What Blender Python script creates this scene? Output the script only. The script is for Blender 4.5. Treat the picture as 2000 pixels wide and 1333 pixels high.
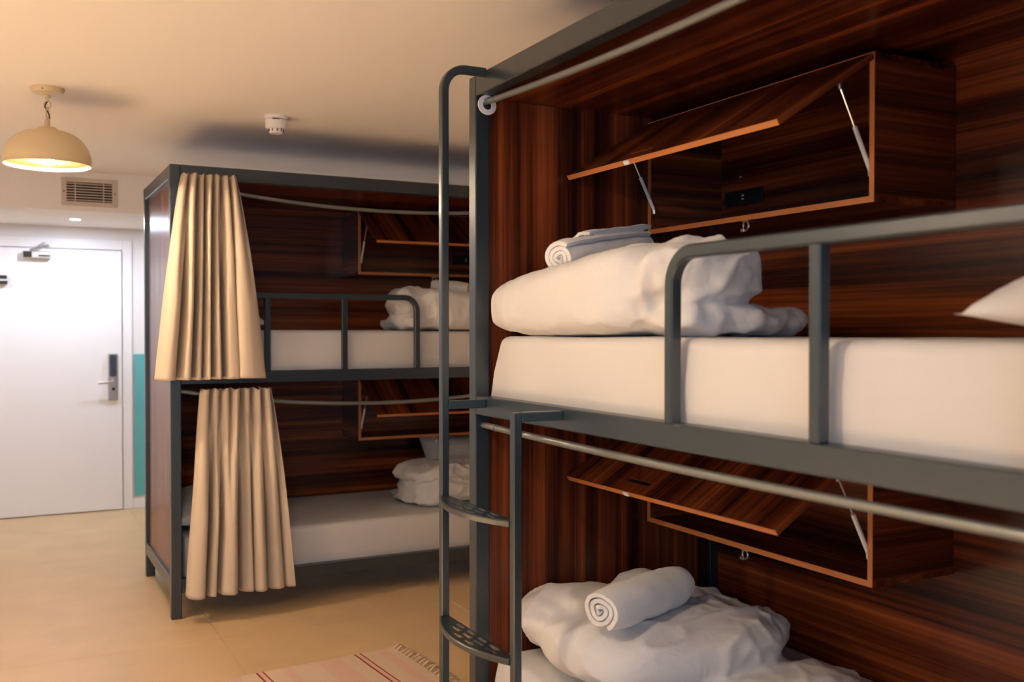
import bpy, bmesh, math, random
import numpy as np
from mathutils import Vector, Matrix, noise

for o in list(bpy.data.objects): bpy.data.objects.remove(o, do_unlink=True)
S = bpy.context.scene
COL = S.collection
PI = math.pi

# ------------------------------------------------------------------ camera, world, light, exposure
cam_d = bpy.data.cameras.new('camera'); cam = bpy.data.objects.new('camera', cam_d); COL.objects.link(cam)
cam_d.sensor_width = 36.0; cam_d.lens = 36.0 * 1908.1 / 2000.0; cam_d.clip_start = 0.05
cam.location = (0, 0, 1.434)
cam.rotation_euler = (math.radians(90 - 0.698), 0, -math.radians(27.545))
cam_d.dof.use_dof = True; cam_d.dof.focus_distance = 3.5; cam_d.dof.aperture_fstop = 2.8
S.camera = cam
S.view_settings.view_transform = 'Standard'; S.view_settings.look = 'None'
S.view_settings.gamma = 1.0; S.view_settings.use_curve_mapping = False
S.view_settings.exposure = 0.36
w = bpy.data.worlds.new('world'); S.world = w; w.use_nodes = True
w.node_tree.nodes['Background'].inputs[0].default_value = (0.55, 0.68, 0.9, 1); w.node_tree.nodes['Background'].inputs[1].default_value = 0.6
WARM = (1.0, 0.77, 0.54)
BULB = 1850.0          # pendant bulbs
DOWN = 9.5            # recessed lobby spots, watts
ld = bpy.data.lights.new('window_daylight', 'AREA'); ld.shape = 'RECTANGLE'; ld.size = 2.2; ld.size_y = 1.5
ld.energy = 38; ld.color = (0.48, 0.68, 1.0)
lo = bpy.data.objects.new('window_daylight', ld); COL.objects.link(lo)
lo.location = (-0.2, -2.42, 1.55); lo.rotation_euler = (math.radians(90), 0, 0)
sd = bpy.data.lights.new('sun', 'SUN'); sd.energy = 35; sd.angle = math.radians(0.6); sd.color = (1.0, 0.93, 0.83)
so_ = bpy.data.objects.new('sun', sd); COL.objects.link(so_); so_.rotation_euler = (0, -math.radians(40), 0)   # sunshine added to lift the ceiling by floor bounce, through added left-wall windows

# ------------------------------------------------------------------ materials
def mat(name, col, rough=0.5, metal=0.0, spec=0.5, bump=None, vary=None, sheen=0.0, emit=None, sss=0):
    m = bpy.data.materials.new(name); m.use_nodes = True
    nt = m.node_tree; b = nt.nodes['Principled BSDF']
    b.inputs['Base Color'].default_value = (*col, 1); b.inputs['Roughness'].default_value = rough
    b.inputs['Metallic'].default_value = metal; b.inputs['Specular IOR Level'].default_value = spec
    if sheen: b.inputs['Sheen Weight'].default_value = sheen
    if emit:
        b.inputs['Emission Color'].default_value = (*emit[0], 1); b.inputs['Emission Strength'].default_value = emit[1]
    tc = nt.nodes.new('ShaderNodeTexCoord')
    if vary:
        n = nt.nodes.new('ShaderNodeTexNoise'); n.inputs['Scale'].default_value = vary[0]; n.inputs['Detail'].default_value = 5
        nt.links.new(tc.outputs['Object'], n.inputs['Vector'])
        r = nt.nodes.new('ShaderNodeValToRGB'); a = vary[1]
        r.color_ramp.elements[0].position = 0.3; r.color_ramp.elements[1].position = 0.7
        r.color_ramp.elements[0].color = (*[c * (1 - a) for c in col], 1); r.color_ramp.elements[1].color = (*[min(1, c * (1 + a)) for c in col], 1)
        nt.links.new(n.outputs['Fac'], r.inputs['Fac']); nt.links.new(r.outputs['Color'], b.inputs['Base Color'])
    if bump:
        n = nt.nodes.new('ShaderNodeTexNoise'); n.inputs['Scale'].default_value = bump[0]; n.inputs['Detail'].default_value = 4
        nt.links.new(tc.outputs['Object'], n.inputs['Vector'])
        bp = nt.nodes.new('ShaderNodeBump'); bp.inputs['Strength'].default_value = bump[1]; bp.inputs['Distance'].default_value = bump[2]
        nt.links.new(n.outputs['Fac'], bp.inputs['Height']); nt.links.new(bp.outputs['Normal'], b.inputs['Normal'])
    return m

def wood(name, axis, rough=0.27, seed=0.0):
    """dark red-brown streaked laminate, grain along the given local axis"""
    m = bpy.data.materials.new(name); m.use_nodes = True; nt = m.node_tree; b = nt.nodes['Principled BSDF']
    tc = nt.nodes.new('ShaderNodeTexCoord')
    def streak(sc, along, detail, dist=0.0, off=0.0, rgh=.55):
        mp = nt.nodes.new('ShaderNodeMapping'); s = [sc] * 3; s[axis] = along
        mp.inputs['Scale'].default_value = s; mp.inputs['Location'].default_value = (off + seed, off * 1.7 + seed, off * .6 - seed)
        nt.links.new(tc.outputs['Object'], mp.inputs['Vector'])
        n = nt.nodes.new('ShaderNodeTexNoise'); n.inputs['Scale'].default_value = 1.0; n.inputs['Detail'].default_value = detail
        n.inputs['Distortion'].default_value = dist; n.inputs['Roughness'].default_value = rgh
        nt.links.new(mp.outputs['Vector'], n.inputs['Vector']); return n.outputs['Fac']
    broad = streak(10.0, 0.25, 3, 0.2, 3.1); fine = streak(34.0, 0.55, 5, 0.1, 9.7, .65); hair = streak(140.0, 1.2, 3, 0.0, 5.3)
    def math_(op, a, c):
        n = nt.nodes.new('ShaderNodeMath'); n.operation = op
        for i, v in enumerate((a, c)):
            if hasattr(v, 'links'): nt.links.new(v, n.inputs[i])
            else: n.inputs[i].default_value = v
        return n.outputs[0]
    f = math_('ADD', math_('ADD', math_('MULTIPLY', broad, 0.55), math_('MULTIPLY', fine, 0.35)), math_('MULTIPLY', hair, 0.10))
    r = nt.nodes.new('ShaderNodeValToRGB'); cr = r.color_ramp
    pts = [(0.36, (0.014, 0.0040, 0.0026)), (0.45, (0.052, 0.0110, 0.0048)), (0.52, (0.150, 0.0315, 0.0095)), (0.585, (0.275, 0.064, 0.0170)), (0.67, (0.46, 0.13, 0.034))]
    cr.elements[0].position = pts[0][0]; cr.elements[0].color = (*pts[0][1], 1)
    cr.elements[1].position = pts[-1][0]; cr.elements[1].color = (*pts[-1][1], 1)
    for p, c in pts[1:-1]:
        e = cr.elements.new(p); e.color = (*c, 1)
    nt.links.new(f, r.inputs['Fac']); nt.links.new(r.outputs['Color'], b.inputs['Base Color'])
    b.inputs['Roughness'].default_value = rough; b.inputs['Specular IOR Level'].default_value = 0.45
    bp = nt.nodes.new('ShaderNodeBump'); bp.inputs['Strength'].default_value = 0.04; bp.inputs['Distance'].default_value = 0.0005
    nt.links.new(fine, bp.inputs['Height']); nt.links.new(bp.outputs['Normal'], b.inputs['Normal'])
    return m

def rug_material():
    m = bpy.data.materials.new('rug_weave'); m.use_nodes = True; nt = m.node_tree; b = nt.nodes['Principled BSDF']
    tc = nt.nodes.new('ShaderNodeTexCoord'); sp = nt.nodes.new('ShaderNodeSeparateXYZ'); nt.links.new(tc.outputs['Object'], sp.inputs[0])
    md = nt.nodes.new('ShaderNodeMath'); md.operation = 'WRAP'; md.inputs[1].default_value = 0.435; md.inputs[2].default_value = 0.0
    nt.links.new(sp.outputs['X'], md.inputs[0])
    dv = nt.nodes.new('ShaderNodeMath'); dv.operation = 'DIVIDE'; dv.inputs[1].default_value = 0.435; nt.links.new(md.outputs[0], dv.inputs[0])
    r = nt.nodes.new('ShaderNodeValToRGB'); cr = r.color_ramp; cr.interpolation = 'CONSTANT'
    base = (0.60, 0.44, 0.32); pink = (0.60, 0.39, 0.30); red = (0.26, 0.045, 0.04)
    seq = [(0, base), (0.16, pink), (0.40, base), (0.562, red), (0.58, pink), (0.622, red), (0.64, base), (0.80, pink), (0.9, base)]
    cr.elements[0].position = 0; cr.elements[0].color = (*base, 1); cr.elements[1].position = 0.9; cr.elements[1].color = (*base, 1)
    for p, c in seq[1:-1]:
        e = cr.elements.new(p); e.color = (*c, 1)
    nt.links.new(dv.outputs[0], r.inputs['Fac']); nt.links.new(r.outputs['Color'], b.inputs['Base Color'])
    b.inputs['Roughness'].default_value = 0.95; b.inputs['Specular IOR Level'].default_value = 0.1
    n = nt.nodes.new('ShaderNodeTexNoise'); n.inputs['Scale'].default_value = 240; nt.links.new(tc.outputs['Object'], n.inputs['Vector'])
    bp = nt.nodes.new('ShaderNodeBump'); bp.inputs['Strength'].default_value = 0.6; bp.inputs['Distance'].default_value = 0.002
    nt.links.new(n.outputs['Fac'], bp.inputs['Height']); nt.links.new(bp.outputs['Normal'], b.inputs['Normal'])
    return m

def creased(m, scale, dist, strength):
    nt = m.node_tree; b = nt.nodes['Principled BSDF']; old = b.inputs['Normal'].links[0].from_node
    tc = nt.nodes.new('ShaderNodeTexCoord'); n = nt.nodes.new('ShaderNodeTexNoise'); n.inputs['Scale'].default_value = scale; n.inputs['Detail'].default_value = 2; n.inputs['Distortion'].default_value = 1.2
    nt.links.new(tc.outputs['Object'], n.inputs['Vector'])
    a = nt.nodes.new('ShaderNodeMath'); a.operation = 'SUBTRACT'; a.inputs[1].default_value = .5; nt.links.new(n.outputs['Fac'], a.inputs[0])
    c = nt.nodes.new('ShaderNodeMath'); c.operation = 'ABSOLUTE'; nt.links.new(a.outputs[0], c.inputs[0])
    bp = nt.nodes.new('ShaderNodeBump'); bp.inputs['Strength'].default_value = strength; bp.inputs['Distance'].default_value = dist; bp.invert = True
    nt.links.new(c.outputs[0], bp.inputs['Height']); nt.links.new(bp.outputs['Normal'], old.inputs['Normal'])
    return m
M = dict(
    wood_x=wood('walnut_laminate_x', 0), wood_y=wood('walnut_laminate_y', 1, seed=2.3), wood_z=wood('walnut_laminate_z', 2, seed=4.1),
    edge=mat('orange_edge_band', (0.55, 0.19, 0.055), 0.4),
    paint=mat('grey_teal_powder_coat', (0.016, 0.029, 0.037), 0.30, spec=.9),
    rod=mat('grey_metal_rod', (0.22, 0.23, 0.22), 0.38, 0.6),
    plaster=mat('white_plaster_ceiling', (0.92, 0.885, 0.86), 0.9, spec=.2, bump=(60, .05, .001)),
    wall=mat('white_wall_paint', (0.80, 0.79, 0.79), 0.8, spec=.25, bump=(80, .05, .001)),
    door=mat('white_door_paint', (0.84, 0.84, 0.86), 0.45, spec=.35),
    teal=mat('teal_paint', (0.12, 0.44, 0.47), 0.6),
    tile=mat('tan_floor_tile', (0.57, 0.385, 0.205), 0.42, spec=.4, vary=(3.5, .07), bump=(30, .04, .001)),
    joint=mat('floor_joint', (0.33, 0.215, 0.115), 0.9),
    sheet=mat('white_cotton_sheet', (0.62, 0.60, 0.58), 0.85, spec=.2, sheen=.08, bump=(26, .10, .006)),
    duvet=mat('white_duvet_cotton', (0.66, 0.645, 0.63), 0.8, spec=.2, sheen=.1, bump=(34, .16, .006)),
    terry=mat('white_terry', (0.74, 0.725, 0.70), 0.95, spec=.1, sheen=.2, bump=(420, .55, .004)),
    curtain=mat('cream_curtain_cloth', (0.60, 0.49, 0.365), 0.85, spec=.2, sheen=.05, bump=(500, .06, .001)),
    chrome=mat('satin_steel', (0.62, 0.61, 0.58), 0.28, 1.0),
    white=mat('white_plastic', (0.82, 0.80, 0.77), 0.45),
    black=mat('black_plastic', (0.008, 0.009, 0.011), 0.35),
    dark=mat('dark_cavity', (0.02, 0.018, 0.016), 0.8),
    glass=mat('dark_reader_glass', (0.05, 0.07, 0.09), 0.15),
    cream=mat('cream_enamel', (0.70, 0.56, 0.33), 0.38),
    gold=mat('gold_lining', (0.85, 0.60, 0.20), 0.4, 0.3),
    brown=mat('brown_flex', (0.06, 0.03, 0.015), 0.6),
    vent=mat('beige_vent_paint', (0.66, 0.56, 0.49), 0.6),
    bulb=mat('lit_bulb', (1, 1, 1), 0.5, emit=(WARM, BULB)),
    spot=mat('lit_spot', (1, 1, 1), 0.5, emit=((0.78, 0.86, 1.0), 12.0)),
    rug=rug_material(), tassel=mat('rug_tassel_thread', (0.62, 0.47, 0.34), 0.95, spec=.1),
)

creased(M['duvet'], 7.0, .02, .35); creased(M['sheet'], 3.0, .02, .16)

# ------------------------------------------------------------------ mesh helpers (world coordinates; parents only shift the origin)
class MB:
    def __init__(s): s.bm = bmesh.new()
    def box(s, a, b, bev=0.0, seg=2):
        lo_ = [min(a[i], b[i]) for i in range(3)]; hi = [max(a[i], b[i]) for i in range(3)]
        t = bmesh.new(); bmesh.ops.create_cube(t, size=1.0)
        for v in t.verts: v.co = [lo_[i] + (v.co[i] + .5) * (hi[i] - lo_[i]) for i in range(3)]
        if bev: bmesh.ops.bevel(t, geom=t.edges[:], offset=bev, segments=seg, affect='EDGES', profile=.5)
        s._add(t); return s
    def _add(s, t):
        me = bpy.data.meshes.new('t'); t.to_mesh(me); t.free(); s.bm.from_mesh(me); bpy.data.meshes.remove(me)
    def raw(s, verts, faces):
        vs = [s.bm.verts.new(v) for v in verts]
        for f in faces:
            try: s.bm.faces.new([vs[i] for i in f])
            except ValueError: pass
        return s
    def sweep(s, pts, sec, up=(0, 0, 1), closed=False):
        """sec: list of 2D points in (side, up) frame"""
        pts = [Vector(p) for p in pts]; n = len(pts); m = len(sec); rings = []; up = Vector(up)
        for i, p in enumerate(pts):
            if closed: d = (pts[(i + 1) % n] - pts[i - 1])
            else: d = (pts[min(i + 1, n - 1)] - pts[max(i - 1, 0)])
            d.normalize(); k = 1.0
            if 0 < i < n - 1 and not closed:
                d1 = (p - pts[i - 1]).normalized(); k = 1.0 / max(.3, d1.dot(d))
            a = d.cross(up)
            if a.length < 1e-4: a = d.cross(Vector((0, 1, 0.01)))
            a.normalize(); c = a.cross(d).normalized()
            rings.append([p + a * q[0] + c * q[1] for q in sec])
        vs = [s.bm.verts.new(v) for r in rings for v in r]
        for i in range(n if closed else n - 1):
            for j in range(m):
                i2 = (i + 1) % n
                s.bm.faces.new((vs[i * m + j], vs[i * m + (j + 1) % m], vs[i2 * m + (j + 1) % m], vs[i2 * m + j]))
        if not closed:
            s.bm.faces.new(vs[:m][::-1]); s.bm.faces.new(vs[-m:])
        return s
    def tube(s, pts, r, n=10, up=(0, 0, 1), closed=False):
        return s.sweep(pts, [(r * math.cos(2 * PI * k / n), r * math.sin(2 * PI * k / n)) for k in range(n)], up, closed)
    def lathe(s, prof, c, n=32, axis=2):
        vs = []
        for r, z in prof:
            ring = []
            for k in range(n):
                a = 2 * PI * k / n; q = [0, 0, 0]; q[axis] = z; q[(axis + 1) % 3] = r * math.cos(a); q[(axis + 2) % 3] = r * math.sin(a)
                ring.append(s.bm.verts.new(Vector(c) + Vector(q)))
            vs.append(ring)
        for i in range(len(vs) - 1):
            for k in range(n): s.bm.faces.new((vs[i][k], vs[i][(k + 1) % n], vs[i + 1][(k + 1) % n], vs[i + 1][k]))
        if prof[0][0] > 1e-6: s.bm.faces.new(vs[0][::-1])
        if prof[-1][0] > 1e-6: s.bm.faces.new(vs[-1])
        bmesh.ops.remove_doubles(s.bm, verts=[v for r in vs for v in r], dist=1e-6)
        return s
    def build(s, name, m, parent=None, loc=None, smooth=False, recalc=True, angle=40):
        if recalc: bmesh.ops.recalc_face_normals(s.bm, faces=s.bm.faces[:])
        org = Vector(loc) if loc is not None else (world_of(parent) if parent else Vector((0, 0, 0)))
        bmesh.ops.translate(s.bm, verts=s.bm.verts[:], vec=-org)
        me = bpy.data.meshes.new(name); s.bm.to_mesh(me); s.bm.free(); me.materials.append(m)
        if smooth:
            me.polygons.foreach_set('use_smooth', [True] * len(me.polygons))
            if angle: me.set_sharp_from_angle(angle=math.radians(angle))
        o = bpy.data.objects.new(name, me); COL.objects.link(o)
        if parent: o.parent = parent; o.location = org - world_of(parent)
        else: o.location = org
        return o

def world_of(o):
    v = Vector((0, 0, 0))
    while o: v += o.location; o = o.parent
    return v
def tag(o, label=None, cat=None, group=None, kind=None):
    for k, v in (('label', label), ('category', cat), ('group', group), ('kind', kind)):
        if v: o[k] = v
    return o
def thing(name, loc, label, cat, group=None):
    o = bpy.data.objects.new(name, None); COL.objects.link(o); o.location = loc; o.empty_display_size = .1
    return tag(o, label, cat, group)
def struct(o, label=None): return tag(o, label, None, None, 'structure')
def sq(wd, ch=.003):
    h = wd / 2; c = ch
    return [(-h + c, -h), (h - c, -h), (h, -h + c), (h, h - c), (h - c, h), (-h + c, h), (-h, h - c), (-h, -h + c)]
def arc(c, r, a0, a1, n, ea, eb):
    ea = Vector(ea); eb = Vector(eb); c = Vector(c)
    return [c + ea * r * math.cos(a0 + (a1 - a0) * k / n) + eb * r * math.sin(a0 + (a1 - a0) * k / n) for k in range(n + 1)]

# ------------------------------------------------------------------ the room
X0, X1, Y0, Y1, ZC, ZL = -2.3, 3.02, -2.5, 8.32, 2.49, 2.23
YB = 7.17                                   # bulkhead face
floor = struct(MB().box((X0, Y0, -.10), (X1, Y1, -.012)).build('floor', M['joint']), 'tan tiled floor')
ty0 = 4.62 - .995 * 8; k = 0
tile_mesh = {}
for r in range(14):
    ya, yb = ty0 + r * .995, ty0 + (r + 1) * .995
    if yb < Y0 or ya > Y1: continue
    x = .89 - 1.2 * 4
    while x < X1:
        a, b, c, d = max(x, X0), min(x + 1.2, X1), max(ya, Y0), min(yb, Y1)
        if b - a > .03 and d - c > .03:
            MB().box((a + .0006, c + .0006, -.012), (b - .0006, d - .0006, 0), .0008, 1).build('floor_tile', M['tile'], floor)
        x += 1.2
struct(MB().box((X0, Y0, ZC), (X1, Y1, ZC + .1)).build('ceiling', M['plaster']), 'warm white plaster ceiling')
struct(MB().box((X0, YB, ZL), (X1, Y1, ZC)).build('trim_1', M['plaster']), 'lowered bulkhead over the entrance lobby')
struct(MB().box((X0, Y1, 0), (X1, Y1 + .1, ZC)).build('wall_back', M['wall']), 'white wall with the entrance door')
wl = MB(); FILL_WIN = ((.7, 2.5), (2.9, 4.7)); ye = Y0  # openings added out of view so sunshine can bounce off the floor
wl.box((X0 - .1, Y0, 0), (X0, Y1, .85)); wl.box((X0 - .1, Y0, 2.2), (X0, Y1, ZC))
for a, b in FILL_WIN: wl.box((X0 - .1, ye, .85), (X0, a, 2.2)); ye = b
wl.box((X0 - .1, ye, .85), (X0, Y1, 2.2))
struct(wl.build('wall_left', M['wall']), 'white left wall with windows')
for i_, (a, b) in enumerate(FILL_WIN):
    f_ = MB()
    for p_, q_ in (((a, .85), (a + .05, 2.2)), ((b - .05, .85), (b, 2.2)), ((a + .05, .85), (b - .05, .90)), ((a + .05, 2.15), (b - .05, 2.2)), (((a + b) / 2 - .02, .90), ((a + b) / 2 + .02, 2.15))): f_.box((X0 - .07, p_[0], p_[1]), (X0 - .03, q_[0], q_[1]))
    struct(f_.build('window_%d' % (i_ + 1), M['door']), 'white window frame in the left wall')
struct(MB().box((X1, Y0, 0), (X1 + .1, Y1, ZC)).build('wall_right', M['wall']), 'white right wall')
wf = MB()
for a, b in (((X0, Y0 - .1, 0), (-1.3, Y0, ZC)), ((.9, Y0 - .1, 0), (X1, Y0, ZC)), ((-1.3, Y0 - .1, 0), (.9, Y0, .8)), ((-1.3, Y0 - .1, 2.3), (.9, Y0, ZC))): wf.box(a, b)
struct(wf.build('wall_front', M['wall']), 'white wall with the window')
struct(MB().box((.93, Y1 - .012, .10), (1.4, Y1, 1.235), .002, 1).build('trim_2', M['teal']), 'teal painted panel low on the wall')

# door
dr = bpy.data.objects.new('door_1', None); COL.objects.link(dr); dr.location = (.39, Y1, 0); struct(dr, 'white entrance door')
leaf = MB().box((-.07, Y1 - .035, .008), (.838, Y1, 2.052), .003, 1).build('door_leaf', M['door'], dr)
fr = MB()
fr.box((.846, Y1 - .022, 0), (.915, Y1, 2.14), .004); fr.box((-.145, Y1 - .022, 0), (-.078, Y1, 2.14), .004); fr.box((-.078, Y1 - .022, 2.06), (.846, Y1, 2.14), .004)
fr.build('door_frame', M['door'], dr)
lk = MB().box((.733, Y1 - .052, .872), (.806, Y1 - .035, 1.242), .006).build('lock_plate', M['chrome'], dr)
MB().box((.742, Y1 - .072, 1.062), (.797, Y1 - .052, 1.232), .01).build('card_reader', M['glass'], lk)
MB().lathe([(0, -.05), (.017, -.05), (.017, 0)], (.776, Y1 - .052, 1.02), 16, 1).build('lever_boss', M['chrome'], lk, smooth=True)
MB().tube([(.776, Y1 - .10, 1.02), (.73, Y1 - .104, 1.018), (.655, Y1 - .098, 1.012)], .009).build('lever', M['chrome'], lk, smooth=True)
MB().lathe([(0, -.012), (.011, -.012), (.013, 0)], (.772, Y1 - .052, .962), 14, 1).build('keyhole', M['black'], lk, smooth=True)
cl = MB().box((.14, Y1 - .095, 1.972), (.33, Y1 - .035, 2.026), .006).build('door_closer', M['chrome'], dr)
MB().box((.142, Y1 - .099, 1.978), (.20, Y1 - .09, 2.02), .003).build('cover_band', M['black'], cl)
MB().box((.245, Y1 - .099, 1.985), (.325, Y1 - .09, 1.997), .002).build('cover_band', M['black'], cl)
MB().sweep([(.19, Y1 - .07, 2.034), (.25, Y1 - .2, 2.06), (.27, Y1 - .2, 2.075), (.32, Y1 - .03, 2.085)], sq(.014, .002)).build('closer_arm', M['chrome'], cl)
MB().box((.275, Y1 - .04, 2.07), (.335, Y1 - .018, 2.10), .004).build('arm_bracket', M['chrome'], cl)
hk = MB().box((-.06, Y1 - .07, 1.812), (.032, Y1 - .035, 1.838), .004).build('door_guard', M['black'], dr)
MB().box((-.06, Y1 - .06, 1.795), (.034, Y1 - .035, 1.812), .003).build('steel_strip', M['chrome'], hk)
MB().box((-.06, Y1 - .075, 1.772), (.036, Y1 - .035, 1.795), .004).build('latch_bar', M['black'], hk)
struct(MB().box((.915, Y1 - .012, 0), (X1, Y1, .08), .003).build('baseboard_back', M['door']))

# vent grille in the bulkhead
vt = thing('vent_grille', (.526, YB, 2.355), 'beige metal vent grille with dark slots in the bulkhead above the lobby', 'vent')
v = MB()
vx0, vx1, vz0, vz1 = .352, .700, 2.262, 2.446
ix0, ix1, iz0, iz1 = .385, .668, 2.291, 2.420
for a, b in (((vx0, vz0), (ix0, vz1)), ((ix1, vz0), (vx1, vz1)), ((ix0, vz0), (ix1, iz0)), ((ix0, iz1), (ix1, vz1))): v.box((a[0], YB - .012, a[1]), (b[0], YB, b[1]), .002, 1)
v.build('frame', M['vent'], vt)
MB().box((ix0, YB - .002, iz0), (ix1, YB + .0, iz1)).build('backing', M['dark'], vt)
for q in range(7):
    z = iz0 + .010 + q * (iz1 - iz0 - .02) / 6
    MB().box((ix0, YB - .011, z - .003), (ix1, YB - .003, z + .003), .001, 1).build('slat', M['vent'], vt)
for xx in (ix0 + .052, ix1 - .055): MB().box((xx - .003, YB - .0125, iz0), (xx + .003, YB - .011, iz1)).build('divider', M['vent'], vt)
for xx in (vx0 + .016, vx1 - .016): MB().lathe([(0, -.003), (.004, -.002), (.005, 0)], (xx, YB - .012, 2.355), 10, 1).build('screw', M['brown'], vt)

# recessed spots; the right one is unseen, added to even out the lobby light
for xx, lab in ((.471, 'small round recessed spotlight in the lobby ceiling above the door'), (-.62, 'small recessed spotlight beyond the left end of the door'), (1.56, 'small recessed spotlight in the lobby behind the far bunk')):
    t = thing('recessed_spotlight', (xx, 7.724, ZL), lab, 'spotlight', 'lobby spotlights')
    MB().lathe([(.046, 0), (.046, -.003), (.037, -.004), (.035, 0)], (xx, 7.724, ZL), 24).build('bezel', M['white'], t, smooth=True)
    MB().lathe([(0, -.0045), (.034, -.0045)], (xx, 7.724, ZL), 20).build('lens', M['spot'], t, recalc=False)
    dl = bpy.data.lights.new('spot_light', 'AREA'); dl.shape = 'DISK'; dl.size = .064; dl.energy = DOWN; dl.color = (0.78, 0.86, 1.0)
    do_ = bpy.data.objects.new('spot_light', dl); COL.objects.link(do_); do_.parent = t; do_.location = (0, 0, -.007)

# smoke detector
sx, sy = 1.211, 4.856
t = thing('smoke_detector', (sx, sy, ZC), 'white round smoke detector on the ceiling', 'smoke detector')
MB().lathe([(.058, 0), (.058, -.010), (.054, -.017)], (sx, sy, ZC), 32).build('base_plate', M['white'], t, smooth=True)
MB().lathe([(.053, -.019), (.053, -.055), (.049, -.062), (.033, -.064)], (sx, sy, ZC), 32).build('body', M['white'], t, smooth=True)
MB().lathe([(.037, -.060), (.034, -.078), (.029, -.084), (0, -.085)], (sx, sy, ZC), 28).build('sensor_cap', M['white'], t, smooth=True)
for q in range(10):
    a = 2 * PI * q / 10 + .2; cx, cy = sx + .0365 * math.cos(a), sy + .0365 * math.sin(a)
    MB().box((cx - .002, cy - .002, ZC - .076), (cx + .002, cy + .002, ZC - .064)).build('slot', M['dark'], t)
MB().box((sx - .030, sy - .0535, ZC - .022), (sx + .005, sy - .046, ZC - .0185)).build('seam_slot', M['dark'], t)

# pendant lamps: the one in view and another of its row out of frame, a third added as fill
def pendant(px, py, label):
    t = thing('pendant_lamp', (px, py, ZC), label, 'lamp', 'row of cream pendant lamps')
    MB().lathe([(.070, 0), (.070, -.008), (.062, -.022), (.012, -.030), (.010, -.045), (0, -.045)], (px, py, ZC), 36).build('ceiling_rose', M['cream'], t, smooth=True)
    MB().lathe([(0, -.003), (.004, -.002), (.005, 0)], (px - .02, py - .061, ZC - .013), 8, 1).build('screw', M['brown'], t)
    z = ZC - .055; links = [(.017, .015), (.026, .010), (.026, .010), (.014, .012)]
    for i, (hh, ww) in enumerate(links):
        cz = z - hh
        ax = Vector((.85, -.5, 0)) if i % 2 == 0 else Vector((.5, .85, 0)); ax.normalize()
        pts = [Vector((px, py, cz)) + ax * ww * math.cos(a) + Vector((0, 0, 1)) * hh * math.sin(a) for a in [2 * PI * q / 18 for q in range(18)]]
        MB().tube(pts, 0.0032, 6, up=ax.cross(Vector((0, 0, 1))), closed=True).build('chain_link', M['cream'], t, smooth=True)
        z = cz - hh + .006
    pts = [(px + .010 * math.sin(q * 1.15 + 2.6), py + .009 * math.cos(q * .9), ZC - .05 - q * .0165) for q in range(9)]
    MB().tube(pts, .003, 6, up=(1, 0, 0)).build('flex', M['brown'], t, smooth=True)
    zt = 2.315
    MB().lathe([(.0, .035), (.008, .034), (.008, .006), (.034, .004), (.040, -.004), (.056, -.010), (.058, -.018)], (px, py, zt), 36).build('shade_cap', M['cream'], t, smooth=True)
    zr = 2.155; R = .179
    prof = [(.055 + (R - .055) * math.sin(a), zr + (zt - .014 - zr) * math.cos(a) ** .9) for a in [PI / 2 * q / 16 for q in range(17)]]
    sh = MB()
    sh.lathe(prof + [(R + .002, zr - .003), (R - .003, zr - .003)] + [(r - .003, zz - .003) for r, zz in prof[::-1][1:]], (px, py, 0), 48)
    so = sh.build('shade', M['cream'], t, smooth=True)
    MB().lathe([(r - .004, zz - .005) for r, zz in prof[::-1][1:]] + [(0, prof[0][1] - .005)], (px, py, 0), 48).build('gold_lining', M['gold'], so, smooth=True, recalc=False)
    MB().lathe([(0, .045), (.016, .043), (.016, .002)], (px, py, 2.245), 16).build('lamp_holder', M['white'], t, smooth=True)
    MB().lathe([(0, -.034), (.016, -.030), (.029, -.014), (.033, .004), (.029, .022), (.018, .042), (.014, .062)], (px, py, 2.185), 20).build('bulb', M['bulb'], t, smooth=True)
    return t
pendant(.180, 4.75, 'cream metal dome pendant lamp hanging on a chain near the door')
pendant(.150, 1.75, 'cream dome pendant lamp hanging in the aisle beside the near bunk')
pendant(-1.35, 3.25, 'cream dome pendant lamp of the other row across from the curtains')  # extra lamp out of view, added to fill curtains and ceiling

# ------------------------------------------------------------------ soft goods
def lap_smooth(co, edges, it, lam=.5):
    n = len(co); deg = np.zeros(n); np.add.at(deg, edges[:, 0], 1); np.add.at(deg, edges[:, 1], 1)
    for _ in range(it):
        acc = np.zeros_like(co); np.add.at(acc, edges[:, 0], co[edges[:, 1]]); np.add.at(acc, edges[:, 1], co[edges[:, 0]])
        co = co + lam * (acc / np.maximum(deg, 1)[:, None] - co)
    return co
def super_pts(c, h, e=.5, rot=0.0, tilt=0.0, nu=40, nv=24, taper=None):
    """closed superellipsoid (e small = boxy)"""
    def sg(x, p): return math.copysign(abs(x) ** p, x)
    vs, fs = [], []
    R = Matrix.Rotation(rot, 3, 'Z') @ Matrix.Rotation(tilt, 3, 'Y')
    for j in range(1, nv):
        ph = -PI / 2 + PI * j / nv
        for i in range(nu):
            th = 2 * PI * i / nu
            q = Vector((h[0] * sg(math.cos(ph), e) * sg(math.cos(th), e), h[1] * sg(math.cos(ph), e) * sg(math.sin(th), e), h[2] * sg(math.sin(ph), e * 1.3)))
            if taper: q = Vector(taper(q))
            vs.append(R @ q + Vector(c))
    b = len(vs); q0, q1 = Vector((0, 0, -h[2])), Vector((0, 0, h[2]))
    if taper: q0, q1 = Vector(taper(q0)), Vector(taper(q1))
    vs += [R @ q0 + Vector(c), R @ q1 + Vector(c)]
    for j in range(nv - 2):
        for i in range(nu): fs.append((j * nu + i, j * nu + (i + 1) % nu, (j + 1) * nu + (i + 1) % nu, (j + 1) * nu + i))
    for i in range(nu):
        fs.append((b, (i + 1) % nu, i)); fs.append((b + 1, (nv - 2) * nu + i, (nv - 2) * nu + (i + 1) % nu))
    return vs, fs
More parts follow.
